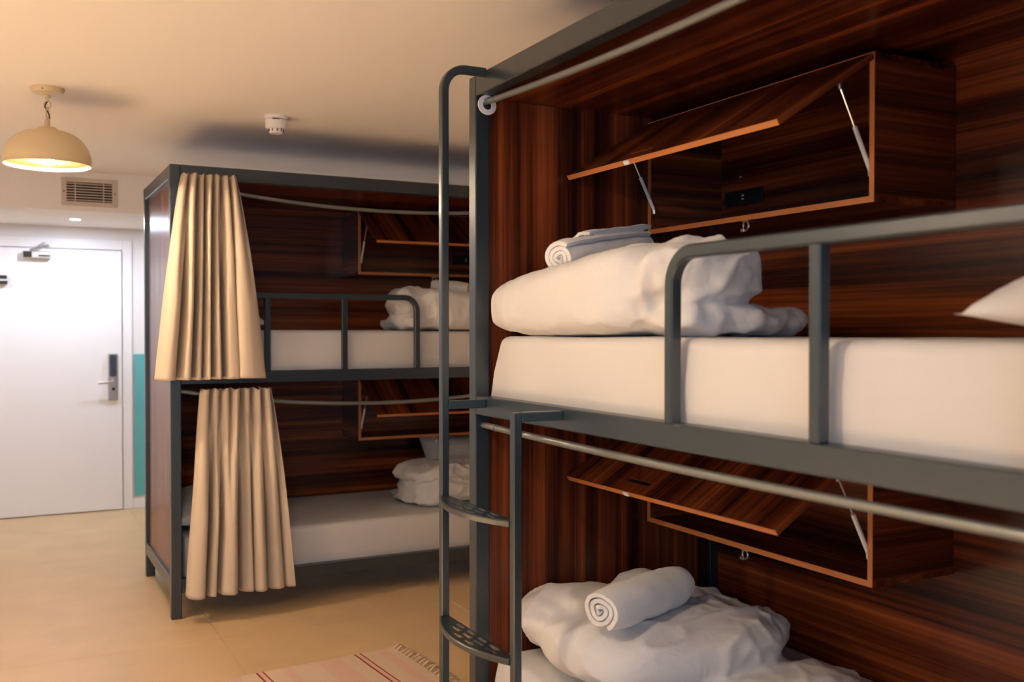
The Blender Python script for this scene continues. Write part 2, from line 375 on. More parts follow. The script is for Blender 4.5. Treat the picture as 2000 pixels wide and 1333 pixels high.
def soft(name, prims, m, mapf, loc, disp, voxel=.012, smooth=6, post=2, flat=None):
    """several soft lobes fused into one skin, then wrinkled"""
    mb = MB()
    for p in prims:
        vs, fs = super_pts(**p); mb.raw([Vector(mapf(*q)) for q in vs], fs)
    bmesh.ops.recalc_face_normals(mb.bm, faces=mb.bm.faces[:])
    me = bpy.data.meshes.new('t'); mb.bm.to_mesh(me); mb.bm.free()
    o = bpy.data.objects.new('t', me); COL.objects.link(o)
    md = o.modifiers.new('r', 'REMESH'); md.mode = 'VOXEL'; md.voxel_size = voxel
    dg = bpy.context.evaluated_depsgraph_get(); me2 = bpy.data.meshes.new_from_object(o.evaluated_get(dg))
    bpy.data.objects.remove(o, do_unlink=True); bpy.data.meshes.remove(me)
    n = len(me2.vertices); co = np.empty(n * 3); me2.vertices.foreach_get('co', co); co = co.reshape(-1, 3)
    ed = np.empty(len(me2.edges) * 2, dtype=np.int64); me2.edges.foreach_get('vertices', ed); ed = ed.reshape(-1, 2)
    co = lap_smooth(co, ed, smooth)
    me2.vertices.foreach_set('co', co.ravel()); me2.update()
    nr = np.empty(n * 3); me2.vertices.foreach_get('normal', nr); nr = nr.reshape(-1, 3)
    dd = np.array([disp(c, nn) for c, nn in zip(co, nr)]); co = co + nr * dd[:, None]
    co = lap_smooth(co, ed, post, .4)
    if flat is not None:
        z = co[:, 2]; co[:, 2] = np.where(z < flat, flat + (z - flat) * .03, z)
    co -= np.array(loc); me2.vertices.foreach_set('co', co.ravel())
    me2.materials.clear(); me2.materials.append(m); me2.polygons.foreach_set('use_smooth', [True] * len(me2.polygons)); me2.update()
    me2.name = name; ob = bpy.data.objects.new(name, me2); COL.objects.link(ob); ob.location = loc
    return ob
def fbm(p, s, o=0.0): return noise.noise(Vector((p[0] * s[0] + o, p[1] * s[1] + o * 1.3, p[2] * s[2] - o)))
def ridge(p, s, o=0.0): return 1 - abs(fbm(p, s, o)) * 2.2

def pillow(name, c, size, thick, rot, tilt, m, label, seed, roll=0.0):
    """plump rectangular pillow with pinched corners"""
    nx, ny = 34, 26; vs = []; fs = []
    R = Matrix.Rotation(rot, 3, 'Z') @ Matrix.Rotation(tilt, 3, 'Y') @ Matrix.Rotation(roll, 3, 'X')
    for sgn in (1, -1):
        for i in range(nx + 1):
            for j in range(ny + 1):
                a = -1 + 2 * i / nx; b = -1 + 2 * j / ny
                k = max(0, (1 - abs(a) ** 2.6)) ** .55 * max(0, (1 - abs(b) ** 2.6)) ** .55
                pin = 1 - .06 * (1 - abs(a * b)) * (abs(a) ** 6 + abs(b) ** 6)
                x = a * size[0] / 2 * (1 - .05 * (1 - b * b) * abs(a) ** 4) * pin; y = b * size[1] / 2 * (1 - .06 * (1 - a * a) * abs(b) ** 4) * pin
                wv = noise.noise(Vector((x * 7 + seed, y * 7, sgn * 3 + seed))) * .012 + noise.noise(Vector((x * 18 + seed, y * 18, sgn * 5))) * .005
                z = sgn * (thick / 2 * k + wv * k) if sgn > 0 else -.16 * thick * k
                vs.append(R @ Vector((x, y, z)) + Vector(c))
    N = (nx + 1) * (ny + 1)
    for s_ in (0, 1):
        for i in range(nx):
            for j in range(ny):
                q = [s_ * N + i * (ny + 1) + j, s_ * N + (i + 1) * (ny + 1) + j, s_ * N + (i + 1) * (ny + 1) + j + 1, s_ * N + i * (ny + 1) + j + 1]
                fs.append(q if s_ == 0 else q[::-1])
    mb = MB(); mb.raw(vs, fs); bmesh.ops.remove_doubles(mb.bm, verts=mb.bm.verts[:], dist=1e-5)
    zmin = min(v.co.z for v in mb.bm.verts)
    o = mb.build(name, m, None, (c[0], c[1], zmin), smooth=True, angle=0)
    return tag(o, label, 'pillow', 'white pillows')

def towel_roll(a, b, r, label, turns=3.2, th=.0135, seed=0.0, end_at=1.2, flaps=False):
    """a towel rolled up: one thick spiral sheet"""
    a = Vector(a); b = Vector(b); ax = (b - a); L = ax.length; ax.normalize()
    e1 = Vector((0, 0, 1)); e1 = (e1 - ax * e1.dot(ax)).normalized(); e2 = ax.cross(e1)
    n = int(turns * 26); k = 22; mb = MB(); vs = []
    for layer in (0, 1):
        for i in range(n + 1):
            t = i / n; ang = end_at - 2 * PI * turns * (1 - t)
            rr = .008 + (r - .008) * t
            rr = rr - (th if layer else 0) * min(1, rr / .02)
            for j in range(k + 1):
                s_ = j / k; p0 = a + ax * (L * s_ + .006 * math.sin(ang * 2 + seed) * (1 if s_ in (0, 1) else 0) * (1 - t * .5))
                bulge = 1 + .07 * math.sin(PI * s_) * t - .10 * (abs(2 * s_ - 1) ** 6)
                q = e1 * math.cos(ang) * rr * bulge * .94 + e2 * math.sin(ang) * rr * bulge * 1.05
                p = p0 + q
                w_ = noise.noise(p * 14 + Vector((seed, 0, 0))) * .006 + noise.noise(p * 40 + Vector((seed, 0, 0))) * .002
                vs.append(p + q.normalized() * w_ * (.3 + .7 * t))
    N = (n + 1) * (k + 1); fs = []
    for i in range(n):
        for j in range(k):
            q = [i * (k + 1) + j, (i + 1) * (k + 1) + j, (i + 1) * (k + 1) + j + 1, i * (k + 1) + j + 1]
            fs.append(q); fs.append([N + x for x in q[::-1]])
        for j in (0, k): fs.append([i * (k + 1) + j, (i + 1) * (k + 1) + j, N + (i + 1) * (k + 1) + j, N + i * (k + 1) + j])
    for i in (0, n):
        for j in range(k): fs.append([i * (k + 1) + j, i * (k + 1) + j + 1, N + i * (k + 1) + j + 1, N + i * (k + 1) + j])
    mb.raw(vs, fs)
    zmin = min(v.co.z for v in mb.bm.verts); mid = (a + b) / 2
    o = mb.build('towel', M['terry'], None, (mid.x, mid.y, zmin), smooth=True, angle=60)
    tag(o, label, 'towel', 'rolled white towels')
    if flaps:                                                   # loose folded edges lying over the roll
        for q in range(4):
            m2 = MB(); vs = []; nn = 16
            s0 = .30 + .05 * q; s1 = 1.06 - .045 * q; rad = r * (1.03 - .10 * q)
            for lay in (0, 1):
                for i in range(nn + 1):
                    s_ = s0 + (s1 - s0) * i / nn
                    for j in range(7):
                        an = -.25 + j * (.2 - .004 * q) ; rr = rad + (.0095 if lay == 0 else .0)
                        p = a + ax * (L * s_) + e1 * rr * math.cos(an) + e2 * -rr * math.sin(an) * 1.05
                        p += e1 * noise.noise(Vector((s_ * 9 + q * 3, j * .6, seed))) * .006
                        vs.append(p)
            fs = []; N2 = (nn + 1) * 7
            for i in range(nn):
                for j in range(6):
                    f = [i * 7 + j, (i + 1) * 7 + j, (i + 1) * 7 + j + 1, i * 7 + j + 1]; fs.append(f); fs.append([N2 + x for x in f[::-1]])
                for j in (0, 6): fs.append([i * 7 + j, (i + 1) * 7 + j, N2 + (i + 1) * 7 + j, N2 + i * 7 + j])
            for i in (0, nn):
                for j in range(6): fs.append([i * 7 + j, i * 7 + j + 1, N2 + i * 7 + j + 1, N2 + i * 7 + j])
            m2.raw(vs, fs); m2.build('folded_edge', M['terry'], o, smooth=True, angle=50)
    return o

# ------------------------------------------------------------------ bunk beds
L, D, H = 2.24, 1.0, 2.245
P = .05
def make_bunk(mapf, wu, wv, label, rail_u, rail_posts, sag, ladder):
    """mapf: (u along the length from the cabinet end, v depth from the front, z) -> world; wu, wv: wood along u / v"""
    base = Vector(mapf(L / 2, D / 2, 0)); t = thing('bunk_bed', base, label, 'bunk bed', 'grey steel bunk beds')
    def bx(name, a, b, m, bev=.003, par=None): return MB().box(mapf(*a), mapf(*b), bev, 1 if bev < .004 else 2).build(name, m, par or t)
    for u in (0, L - P):
        for v_ in (0, D - P): bx('post', (u, v_, 0), (u + P, v_ + P, H), M['paint'])
    for z0, z1, nm in ((2.178, 2.245, 'top_beam'), (1.16, 1.22, 'middle_beam'), (.128, .195, 'bottom_beam')):
        for v_ in (0, D - P): bx(nm, (P, v_ + .001, z0), (L - P, v_ + P - .001, z1), M['paint'])
        if nm != 'middle_beam':
            for u in (0, L - P): bx(nm, (u + .001, P, z0), (u + P - .001, D - P, z1), M['paint'])
    for u in (.016, L - .034): bx('end_panel', (u, P, .195), (u + .018, D - P, 2.178), M['wood_z'], .001)
    bx('back_panel', (P, D - .016, .195), (L - P, D - .002, 2.178), wu, 0)
    bx('roof_panel', (.034, P - .002, 2.1775), (L - .034, D - .016, 2.198), wu, 0)
    bx('deck_panel', (P, P, 1.166), (L - P, D - .016, 1.184), wu, 0)
    bx('deck_panel', (P, P, .14), (L - P, D - .016, .158), wu, 0)
    # curved guard rail on the upper berth
    e_u = Vector(mapf(1, 0, 0)) - Vector(mapf(0, 0, 0)); zt = 1.607; r = .075; g = .015
    side = Vector(mapf(0, 1, 0)) - Vector(mapf(0, 0, 0))
    path = [Vector(mapf(rail_u, g, 1.22))] + [Vector(mapf(rail_u + r - r * math.cos(a), g, zt - r + r * math.sin(a))) for a in [PI / 2 * q / 10 for q in range(11)]] + [Vector(mapf(L - P, g, zt))]
    gr = MB().sweep(path, sq(.03, .004), up=side).build('guard_rail', M['paint'], t, smooth=True, angle=35)
    for u in rail_posts: bx('rail_post', (u - .015, .001, 1.22), (u + .015, .029, zt - .012), M['paint'], .003, gr)
    # curtain rods
    for z, sg_ in ((2.160, sag[0]), (1.126, sag[1])):
        pts = [mapf(P + (L - 2 * P) * q / 24, .028, z - 4 * sg_ * (q / 24) * (1 - q / 24)) for q in range(25)]
        rd = MB().tube(pts, .0105, 12).build('curtain_rod', M['rod'], t, smooth=True)
        q0 = Vector(pts[1]); q1 = Vector(pts[2])
        MB().tube([q0 + (q1 - q0) * .0, q0 + (q1 - q0) * .04], .0122, 12).build('rod_joint', M['rod'], rd, smooth=True)
    if ladder:
        la = bpy.data.objects.new('ladder', None); COL.objects.link(la); la.parent = t; la.location = Vector(mapf(.33, -.14, 0)) - base
        la['label'] = 'grey steel ladder with slotted curved treads'
        s = .15; ua, ub = .1125, .5875; c = -s + .0125; rr = .072
        top = 2.238
        path = [mapf(ua, c, 0.0), mapf(ua, c, 1.0), mapf(ua, c, top - rr)] + [mapf(ua, c + rr - rr * math.cos(a), top - rr + rr * math.sin(a)) for a in [PI / 2 * q / 9 for q in range(1, 10)]] + [mapf(ua, .002, top)]
        MB().sweep(path, sq(.025, .003), up=e_u).build('stile', M['paint'], la, smooth=True, angle=35)
        bx('stile', (ub - .0125, -s, 0), (ub + .0125, -s + .025, 1.213), M['paint'], .003, la)
        bx('standoff_bar', (ua - .0125, -s + .025, 1.187), (ua + .0125, 0.001, 1.213), M['paint'], .002, la)
        bx('standoff_bar', (ub - .0125, -s + .025, 1.187), (ub + .0125, 0.001, 1.213), M['paint'], .002, la)
        for z in (.92, .55, .18): tread(la, mapf, ua + .0125, ub - .0125, -s + .022, z)
    return t

def tread(par, mapf, u0, u1, v0, z):
    """bow-fronted tread plate with rows of slots cut through and a rolled front edge"""
    cu = bpy.data.curves.new('t', 'CURVE'); cu.dimensions = '2D'; cu.fill_mode = 'BOTH'; cu.extrude = .002
    def spl(pts):
        s = cu.splines.new('POLY'); s.points.add(len(pts) - 1); s.use_cyclic_u = True
        for p, q in zip(s.points, pts): p.co = (q[0], q[1], 0, 1)
    W = u1 - u0; bow = .058
    def front(u): return v0 - .022 - bow * (1 - (2 * (u - u0) / W - 1) ** 2)
    n = 22; outer = [(u0, v0), (u1, v0)] + [(u1 - W * q / n, front(u1 - W * q / n)) for q in range(n + 1)]
    spl(outer)
    for row in range(3):
        vv = v0 - .013 - row * .021; cnt = 6
        for q in range(cnt):
            um = u0 + W * (q + .5 + (.25 if row % 2 else -.0)) / cnt; hl = W / cnt * .37; hw = .0062
            if um + hl > u1 - .012: continue
            if min(front(um - hl), front(um + hl)) > vv - hw - .010 or max(front(um - hl), front(um + hl)) > vv - hw - .008: continue
            spl([(um - hl, vv - hw), (um - hl, vv + hw), (um + hl, vv + hw), (um + hl, vv - hw)])
    o = bpy.data.objects.new('t', cu); COL.objects.link(o); dg = bpy.context.evaluated_depsgraph_get()
    me = bpy.data.meshes.new_from_object(o.evaluated_get(dg)); bpy.data.objects.remove(o, do_unlink=True)
    mb = MB(); mb.bm.from_mesh(me); bpy.data.meshes.remove(me)
    for v_ in mb.bm.verts: v_.co = mapf(v_.co.x, v_.co.y, z + v_.co.z)
    tr = mb.build('tread', M['paint'], par)
    pts = [mapf(u0 + W * q / n, front(u0 + W * q / n), z - .005) for q in range(n + 1)]
    MB().sweep(pts, [(-.003, -.007), (.003, -.007), (.004, .006), (0, .009), (-.004, .006)]).build('tread_lip', M['paint'], tr, smooth=True, angle=50)
    MB().box(mapf(u0, v0 - .004, z - .012), mapf(u1, v0, z)).build('tread_back', M['paint'], tr)

def make_cabinet(mapf, u0, u1, v0, z0, z1, wood_u, wood_v, label, fa):
    """open locker box on the back panel with a lifted top-hung flap on gas struts"""
    base = Vector(mapf((u0 + u1) / 2, D - .016, z0)); t = thing('wall_cabinet', base, label, 'cabinet', 'walnut lockers with lifted flaps')
    T = .016; vb = D - .017
    def bx(name, a, b, m, par=None, bev=0): return MB().box(mapf(*a), mapf(*b), bev, 1).build(name, m, par or t)
    e = .0022
    for nm, a, b in (('top_board', (u0, v0 + e, z1 - T), (u1, vb, z1)), ('bottom_board', (u0, v0 + e, z0), (u1, vb, z0 + T)), ('side_board', (u0, v0 + e, z0 + T), (u0 + T, vb, z1 - T)), ('side_board', (u1 - T, v0 + e, z0 + T), (u1, vb, z1 - T))):
        o = bx(nm, a, b, wood_u if 'side' not in nm else wood_v)
        bx('edge_band', (a[0], v0, a[2]), (b[0], v0 + e, b[2]), M['edge'], o)
    # flap, built in its own frame: local x = along the bunk, local y = from hinge outwards, local z = outer face
    Fl = z1 - z0 - .004
    hinge = Vector(mapf(0, v0 - .004, z1 - .004)); eu = (Vector(mapf(1, 0, 0)) - Vector(mapf(0, 0, 0))); ev = (Vector(mapf(0, 1, 0)) - Vector(mapf(0, 0, 0)))
    out = (-ev * math.cos(fa) + Vector((0, 0, -1)) * math.sin(fa)).normalized(); nrm = (Vector((0, 0, 1)) * math.cos(fa) - ev * math.sin(fa)).normalized()
    us = u0 + (u1 - u0) / 2; hc = Vector(mapf(us, v0 - .004, z1 - .004))
    flip = 1 if eu.cross(out).dot(nrm) > 0 else -1
    R = Matrix((eu * flip, out, nrm)).transposed().to_4x4(); R.translation = hc - base
    W2 = (u1 - u0) / 2 - .002; sl = (-.20, -.08, Fl - .062, Fl - .044)           # handle slot
    sx_ = -1 if flip == 1 else 1
    s0, s1 = sorted((sl[0] * 1, sl[1] * 1)); s0, s1 = (s0, s1) if flip == 1 else (-s1, -s0)
    mb = MB()
    for a, b in (((-W2, 0), (W2, sl[2])), ((-W2, sl[3]), (W2, Fl - e)), ((-W2, sl[2]), (s0, sl[3])), ((s1, sl[2]), (W2, sl[3]))): mb.box((a[0], a[1], -T), (b[0], b[1], 0))
    bmesh.ops.remove_doubles(mb.bm, verts=mb.bm.verts[:], dist=1e-6)
    def fl(mbx, name, m, par):
        bm = mbx.bm; bmesh.ops.recalc_face_normals(bm, faces=bm.faces[:]); me = bpy.data.meshes.new(name); bm.to_mesh(me); bm.free(); me.materials.append(m)
        o = bpy.data.objects.new(name, me); COL.objects.link(o); o.parent = par; return o
    fd = fl(mb, 'flap_door', M['wood_y'], t); fd.matrix_local = R
    fl(MB().box((-W2, Fl - e, -T), (W2, Fl, 0)), 'edge_band', M['edge'], fd)
    fl(MB().box((s0, sl[2], -T * .7), (s1, sl[3], -T * .3)), 'handle_slot', M['black'], fd)
    fl(MB().box((s0, sl[3] - .002, -T - .001), (s1, sl[3] + .002, -T + .002)), 'handle_lip', M['rod'], fd)
    c0 = (s0 + s1) / 2 - .012 * flip
    fl(MB().box((c0 - .014, Fl - .001, -T * .95), (c0 + .014, Fl + .004, -T * .05), .003), 'lock_catch', M['white'], fd)
    # gas struts
    for u, dirn in ((u0 + .022, 1), (u1 - .022, 1)):
        a = Vector(mapf(u, v0 + .012, z0 + .082)); b = hc + eu * (u - us) + out * .13 - nrm * (T + .008)
        st = MB().tube([a, a + (b - a) * .52], .0062, 10).build('gas_strut', M['white'], t, smooth=True)
        MB().tube([a + (b - a) * .5, b], .0028, 8).build('piston_rod', M['chrome'], st, smooth=True)
        for q in (a, b): MB().lathe([(0, -.012), (.007, -.012), (.008, 0), (.007, .008), (0, .009)], q, 10).build('strut_end', M['chrome'], st, smooth=True)
    # hasp under the bottom board
    um = (u0 + u1) / 2 + .0; q = Vector(mapf(um, v0 + .008, z0))
    hs = MB().box(mapf(um - .016, v0 + .004, z0 - .004), mapf(um + .016, v0 + .03, z0), .001).build('hasp', M['chrome'], t)
    pts = [Vector(mapf(um + .012 * math.cos(a), v0 + .008, z0 - .016 + .014 * math.sin(a))) for a in [2 * PI * i / 14 for i in range(14)]]
    MB().tube(pts, .003, 6, up=ev, closed=True).build('hasp_ring', M['chrome'], hs, smooth=True)
    MB().box(mapf(um - .02, v0 + .003, z0 - .034), mapf(um - .004, v0 + .010, z0 - .024), .001).build('hasp_tab', M['chrome'], hs)
    # socket plate on the wall inside
    ws = MB().box(mapf(u0 + .045, vb - .006, z0 + .106), mapf(u0 + .24, vb, z0 + .160), .002).build('socket_plate', M['black'], t)
    for dz in (.126, .138): MB().box(mapf(u0 + .134, vb - .008, z0 + dz), mapf(u0 + .146, vb - .006, z0 + dz + .004)).build('switch_mark', M['white'], ws)
    MB().lathe([(0, 0), (.004, 0), (.0045, .004)], Vector(mapf(u0 + .125, vb - .003, z0 + .205)), 8).build('screw', M['chrome'], t)
    return t

def make_mattress(mapf, ua, ub, va, vb, z0, z1, label, seed, flare=0.0):
    mb = MB(); mb.box((ua, va, z0), (ub, vb, z1), .024, 4)
    bm = mb.bm
    for it in range(3):
        ed = [e for e in bm.edges if e.calc_length() > (.32, .17, .09)[it]]
        bmesh.ops.subdivide_edges(bm, edges=ed, cuts=1, use_grid_fill=True)
    bmesh.ops.triangulate(bm, faces=[f for f in bm.faces if len(f.verts) > 4])
    um, vm, zm = (ua + ub) / 2, (va + vb) / 2, (z0 + z1) / 2
    for v in bm.verts:
        u, vv, z = v.co; t = (z - z0) / (z1 - z0)
        front = vv < va + .04
        n1 = noise.noise(Vector((u * 2.2 + seed, vv * 2.2, z * 3))) * .008 + noise.noise(Vector((u * 9 + seed, vv * 4, z * 7))) * .004
        if front: v.co.y += n1 * .8 - .010 * math.sin(PI * min(1, max(0, t))) + .006 * noise.noise(Vector((u * 1.1 + seed, 0, z * 14 + u * 2)))
        if t > .9: v.co.z += n1 * .7 + .003 * noise.noise(Vector((u * 3 + vv * 18 + seed, vv * 7, 1)))
        if u < ua + .05: v.co.x += n1 + flare * (max(0, t) ** 1.3)
    for v in bm.verts: v.co = mapf(*v.co)
    o = mb.build('mattress', M['sheet'], None, mapf(um, vm, z0), smooth=True, angle=0)
    return tag(o, label, 'mattress', 'sheeted mattresses')

nearm = lambda u, v, z: (1.342 + v, 2.875 - u, z)
farm = lambda u, v, z: (2.97 - u, 5.023 + v, z)
make_bunk(nearm, M['wood_y'], M['wood_x'], 'near grey steel and walnut bunk bed with a ladder and no curtains', 1.067, (1.518, 1.97), (.035, .012), True)
make_bunk(farm, M['wood_x'], M['wood_y'], 'far grey steel and walnut bunk bed hung with cream curtains', .937, (1.352, 1.762), (.083, .094), False)
FA = math.radians(32)
for mp, wu, wv, nm, u0, v0 in ((nearm, M['wood_y'], M['wood_x'], 'near', .05, .669), (farm, M['wood_x'], M['wood_y'], 'far', .052, .66)):
    for z0, lv in ((1.766, 'upper'), (.757, 'lower')):
        make_cabinet(mp, u0, u0 + 1.004, v0, z0, z0 + .39, wu, wv, f'walnut locker with lifted flap in the {lv} berth of the {nm} bunk', FA)
make_mattress(nearm, .038, 2.17, .052, .95, 1.186, 1.412, 'white sheeted mattress on the upper berth of the near bunk', 1.0, .085)
make_mattress(nearm, .062, 2.17, .052, .95, .16, .395, 'white sheeted mattress on the lower berth of the near bunk', 4.0, .03)
make_mattress(farm, .062, 2.17, .052, .95, 1.186, 1.425, 'white sheeted mattress on the upper berth of the far bunk', 7.0, .06)
make_mattress(farm, .062, 2.17, .052, .95, .16, .395, 'white sheeted mattress on the lower berth of the far bunk', 9.0, .03)

# rolled duvets of the upper berths (local u, v, z)
def roll_duvet(mapf, zt, label, seed):
    tp = lambda q: (q[0], q[1] * (1 + .05 * q[0]), (q[2] + .1) * (1.0 + .20 * q[0] / .47 + (.09 if q[0] > 0 else -.02) * (q[0] / .47) ** 2) - .1)
    prims = [dict(c=(.475, .200, zt + .104), h=(.440, .198, .104), e=.43, taper=tp),
             dict(c=(.90, .215, zt + .158), h=(.13, .170, .090), e=.8, rot=.1),
             dict(c=(.90, .20, zt + .050), h=(.115, .13, .055), e=.75, rot=-.15),
             dict(c=(.93, .36, zt + .035), h=(.085, .17, .040), e=.8, rot=.25),
             dict(c=(.88, .50, zt + .040), h=(.055, .13, .032), e=.9, rot=.1)]
    def disp(c, n):
        u = abs((Vector(c) - Vector(mapf(0, 0, c[2]))).dot(Vector(mapf(1, 0, 0)) - Vector(mapf(0, 0, 0))))
        k = min(1, max(0, (u - .80) / .12))
        sm = fbm(c, (4, 4, 4), seed) * .008 + max(0, ridge(c, (11, 11, 2.2), seed + 4)) ** 4 * .005
        cr = (max(0, ridge(c, (9, 9, 13), seed + 2)) ** 2) * .022 + fbm(c, (22, 22, 22), seed) * .008 + max(0, ridge(c, (19, 19, 10), seed + 8)) ** 3 * .007 - .010
        k2 = min(1, max(0, (u - .60) / .22)) * (1 - k)
        e_ = Vector(mapf(1, 0, 0)) - Vector(mapf(0, 0, 0)); q = (abs(e_.x) * 22 + 3, abs(e_.y) * 22 + 3, 4)
        return sm * (1 - k) + cr * k + k2 * max(0, ridge(c, q, seed + 11)) ** 3 * .008
    o = soft('duvet', prims, M['duvet'], mapf, mapf(.5, .2, zt), disp, voxel=.010, smooth=4, flat=zt + .001)
    return tag(o, label, 'duvet', 'rolled white duvets')
roll_duvet(nearm, 1.414, 'large rolled white duvet on the upper berth of the near bunk', 1.7)
roll_duvet(farm, 1.427, 'rolled white duvet on the upper berth of the far bunk', 6.1)

# folded duvets of the lower berths
ident = lambda x, y, z: (x, y, z)
def wr(seed, amp=1.0, edge=None):
    def disp(c, n):
        k = min(1, max(0, (c[0] - 1.72) / .22)) if edge else 1
        return amp * (fbm(c, (5, 5, 5), seed) * .014 + max(0, ridge(c, (4, 9, 6), seed + 3)) ** 5 * .012 + k * (max(0, ridge(c, (13, 8, 12), seed + 5)) ** 4 * .011 + fbm(c, (22, 22, 22), seed) * .003) - .006)
    return disp
o = soft('duvet', [dict(c=(1.77, 2.47, .500), h=(.35, .33, .095), e=.55, rot=-.12),
                   dict(c=(1.62, 2.60, .530), h=(.19, .22, .100), e=.8, rot=.3),
                   dict(c=(2.02, 2.36, .500), h=(.15, .12, .070), e=.7, rot=-.5),
                   dict(c=(1.98, 2.12, .425), h=(.24, .12, .033), e=.8, rot=-.25),
                   dict(c=(1.92, 2.70, .53), h=(.13, .11, .085), e=.85)], M['duvet'], ident, (1.8, 2.5, .396), wr(3.3, 1.0, True), voxel=.010, smooth=5, flat=.397)
tag(o, 'plump folded white duvet on the lower berth of the near bunk', 'duvet', 'folded white duvets')
o = soft('duvet', [dict(c=(2.42, 5.46, .475), h=(.31, .24, .085), e=.62), dict(c=(2.36, 5.50, .575), h=(.27, .20, .060), e=.7, rot=.1),
                   dict(c=(2.26, 5.44, .425), h=(.19, .22, .032), e=.85, rot=.4), dict(c=(2.22, 5.62, .420), h=(.12, .14, .026), e=.85)], M['duvet'], ident, (2.4, 5.46, .396), wr(8.2, 1.5), voxel=.011, smooth=4, flat=.397)
tag(o, 'crumpled folded white duvet on the lower berth of the far bunk', 'duvet', 'folded white duvets')

towel_roll((1.402, 2.395, 1.634), (1.79, 2.535, 1.694), .058, 'rolled white towel lying on the big rolled duvet of the near bunk', seed=1.0, flaps=True, end_at=.6)
towel_roll((1.465, 2.285, .650), (1.840, 2.425, .654), .067, 'rolled white towel lying on the folded duvet in the lower near berth', seed=5.0, end_at=2.6)
towel_roll((2.42, 5.19, 1.655), (2.25, 5.33, 1.675), .056, 'rolled white towel lying on the duvet in the upper far berth', seed=8.0, end_at=1.0)
pillow('pillow', (1.72, .885, 1.459), (.66, .46), .22, .12, 0, M['duvet'], 'plump white pillow at the open end of the upper near berth', 2.0)
pillow('pillow', (.99, 5.36, 1.462), (.48, .62), .17, 0, 0, M['duvet'], 'white pillow behind the curtain in the upper far berth', 5.0)
pillow('pillow', (1.00, 5.42, .452), (.46, .66), .28, 0, .0, M['duvet'], 'white pillow behind the curtain in the lower far berth', 7.0)
pillow('pillow', (2.64, 5.82, .58), (.50, .36), .2, 0, .0, M['duvet'], 'white pillow standing behind the crumpled duvet in the lower far berth', 9.0, roll=math.radians(62))

# ------------------------------------------------------------------ curtains of the far bunk
def smooth_path(ctrl, n):
    """Catmull-Rom through the control points, resampled evenly by length"""
    c = [Vector((*p, 0)) for p in ctrl]; c = [c[0] * 2 - c[1]] + c + [c[-1] * 2 - c[-2]]; pts = []
    for i in range(1, len(c) - 2):
        for q in range(14):
            t = q / 14; p0, p1, p2, p3 = c[i - 1:i + 3]
            pts.append(.5 * ((2 * p1) + (p2 - p0) * t + (2 * p0 - 5 * p1 + 4 * p2 - p3) * t * t + (3 * p1 - p0 - 3 * p2 + p3) * t ** 3))
    pts.append(c[-2]); d = [0]
    for a, b in zip(pts, pts[1:]): d.append(d[-1] + (b - a).length)
    out = []; k = 0
    for i in range(n + 1):
        s_ = d[-1] * i / n
        while k < len(d) - 2 and d[k + 1] < s_: k += 1
        f = (s_ - d[k]) / max(1e-9, d[k + 1] - d[k]); q = pts[k].lerp(pts[k + 1], min(1, f)); out.append((q.x, q.y))
    return out
def make_curtain(tx, bx_, zt, zb, y0, label, seed, hem, head, beam_z):
    """hem, head: plan of the folds along the bottom and along the gathered heading, x in 0..1, y in metres from y0"""
    n, k = 220, 64; H_ = [(a, b * 1.45) for a, b in smooth_path(hem, n)]; T_ = smooth_path(head, n); vs = []
    for j in range(k + 1):
        t = j / k; e = t ** .8; g = min(1, t * 1.6)
        for i in range(n + 1):
            s = i / n
            xa = tx[0] + (tx[1] - tx[0]) * T_[i][0]; xb = bx_[0] + (bx_[1] - bx_[0]) * H_[i][0]
            x = xa + (xb - xa) * e; y = y0 + T_[i][1] * (1 - g) + H_[i][1] * g - .035 * min(1, t * 2.5)
            x += .007 * noise.noise(Vector((s * 4 + seed, t * 1.6, 7))) * t; y += .010 * noise.noise(Vector((s * 5 + seed, t * 1.6, 0))) * min(1, t * 2)
            z = zt + (zb - zt) * t + .007 * noise.noise(Vector((s * 4, seed, 2))) * t
            if t < .05: z += (.011 * noise.noise(Vector((s * 26 + seed, 0, 3))) + .004) * (1 - t / .05)
            d = abs(t - .045)
            if d < .02: y += .006 * (1 - d / .02)                           # stitched rod pocket
            if t > .94: y -= .0016                                            # turned-up hem
            y = min(y, 5.0175) if (z > beam_z - .01 or z < zb + .11) else min(y, 5.032)
            vs.append((x, y, z))
    fs = [(j * (n + 1) + i, j * (n + 1) + i + 1, (j + 1) * (n + 1) + i + 1, (j + 1) * (n + 1) + i) for j in range(k) for i in range(n)]
    mb = MB(); mb.raw(vs, fs)
    o = mb.build('curtain', M['curtain'], None, ((bx_[0] + bx_[1]) / 2, y0 - .03, zb), smooth=True, angle=0, recalc=True)
    md = o.modifiers.new('cloth_thickness', 'SOLIDIFY'); md.thickness = .0022; md.offset = 0
    return tag(o, label, 'curtain', 'cream bunk curtains')
def head_of(n, seed):
    r = random.Random(seed); o = [(0, 0)]
    for q in range(n):
        a = (q + .5) / n; o += [(a - .2 / n, -.05 + r.uniform(-.02, .01)), (a + .25 / n, -.045 + r.uniform(-.02, .01)), (a + .45 / n, .018)]
    return o + [(1.0, -.03)]
make_curtain((.782, 1.038), (.650, 1.168), 2.190, 1.188, 5.003, 'cream curtain gathered at the end of the upper far berth', 3.0,
    [(0, .02), (.03, -.035), (.10, -.06), (.165, -.045), (.18, .015), (.205, -.01), (.25, -.055), (.30, -.05), (.315, .015), (.33, .01), (.36, -.045), (.395, -.04), (.405, .02),
     (.43, -.03), (.475, -.045), (.49, .02), (.505, .015), (.53, -.035), (.575, -.04), (.59, .025), (.61, .02), (.64, -.035), (.72, -.045), (.765, -.03), (.78, .02), (.755, .012), (.775, -.055), (.86, -.07), (.95, -.06), (1.0, -.045)],
    head_of(7, 2), 2.178)
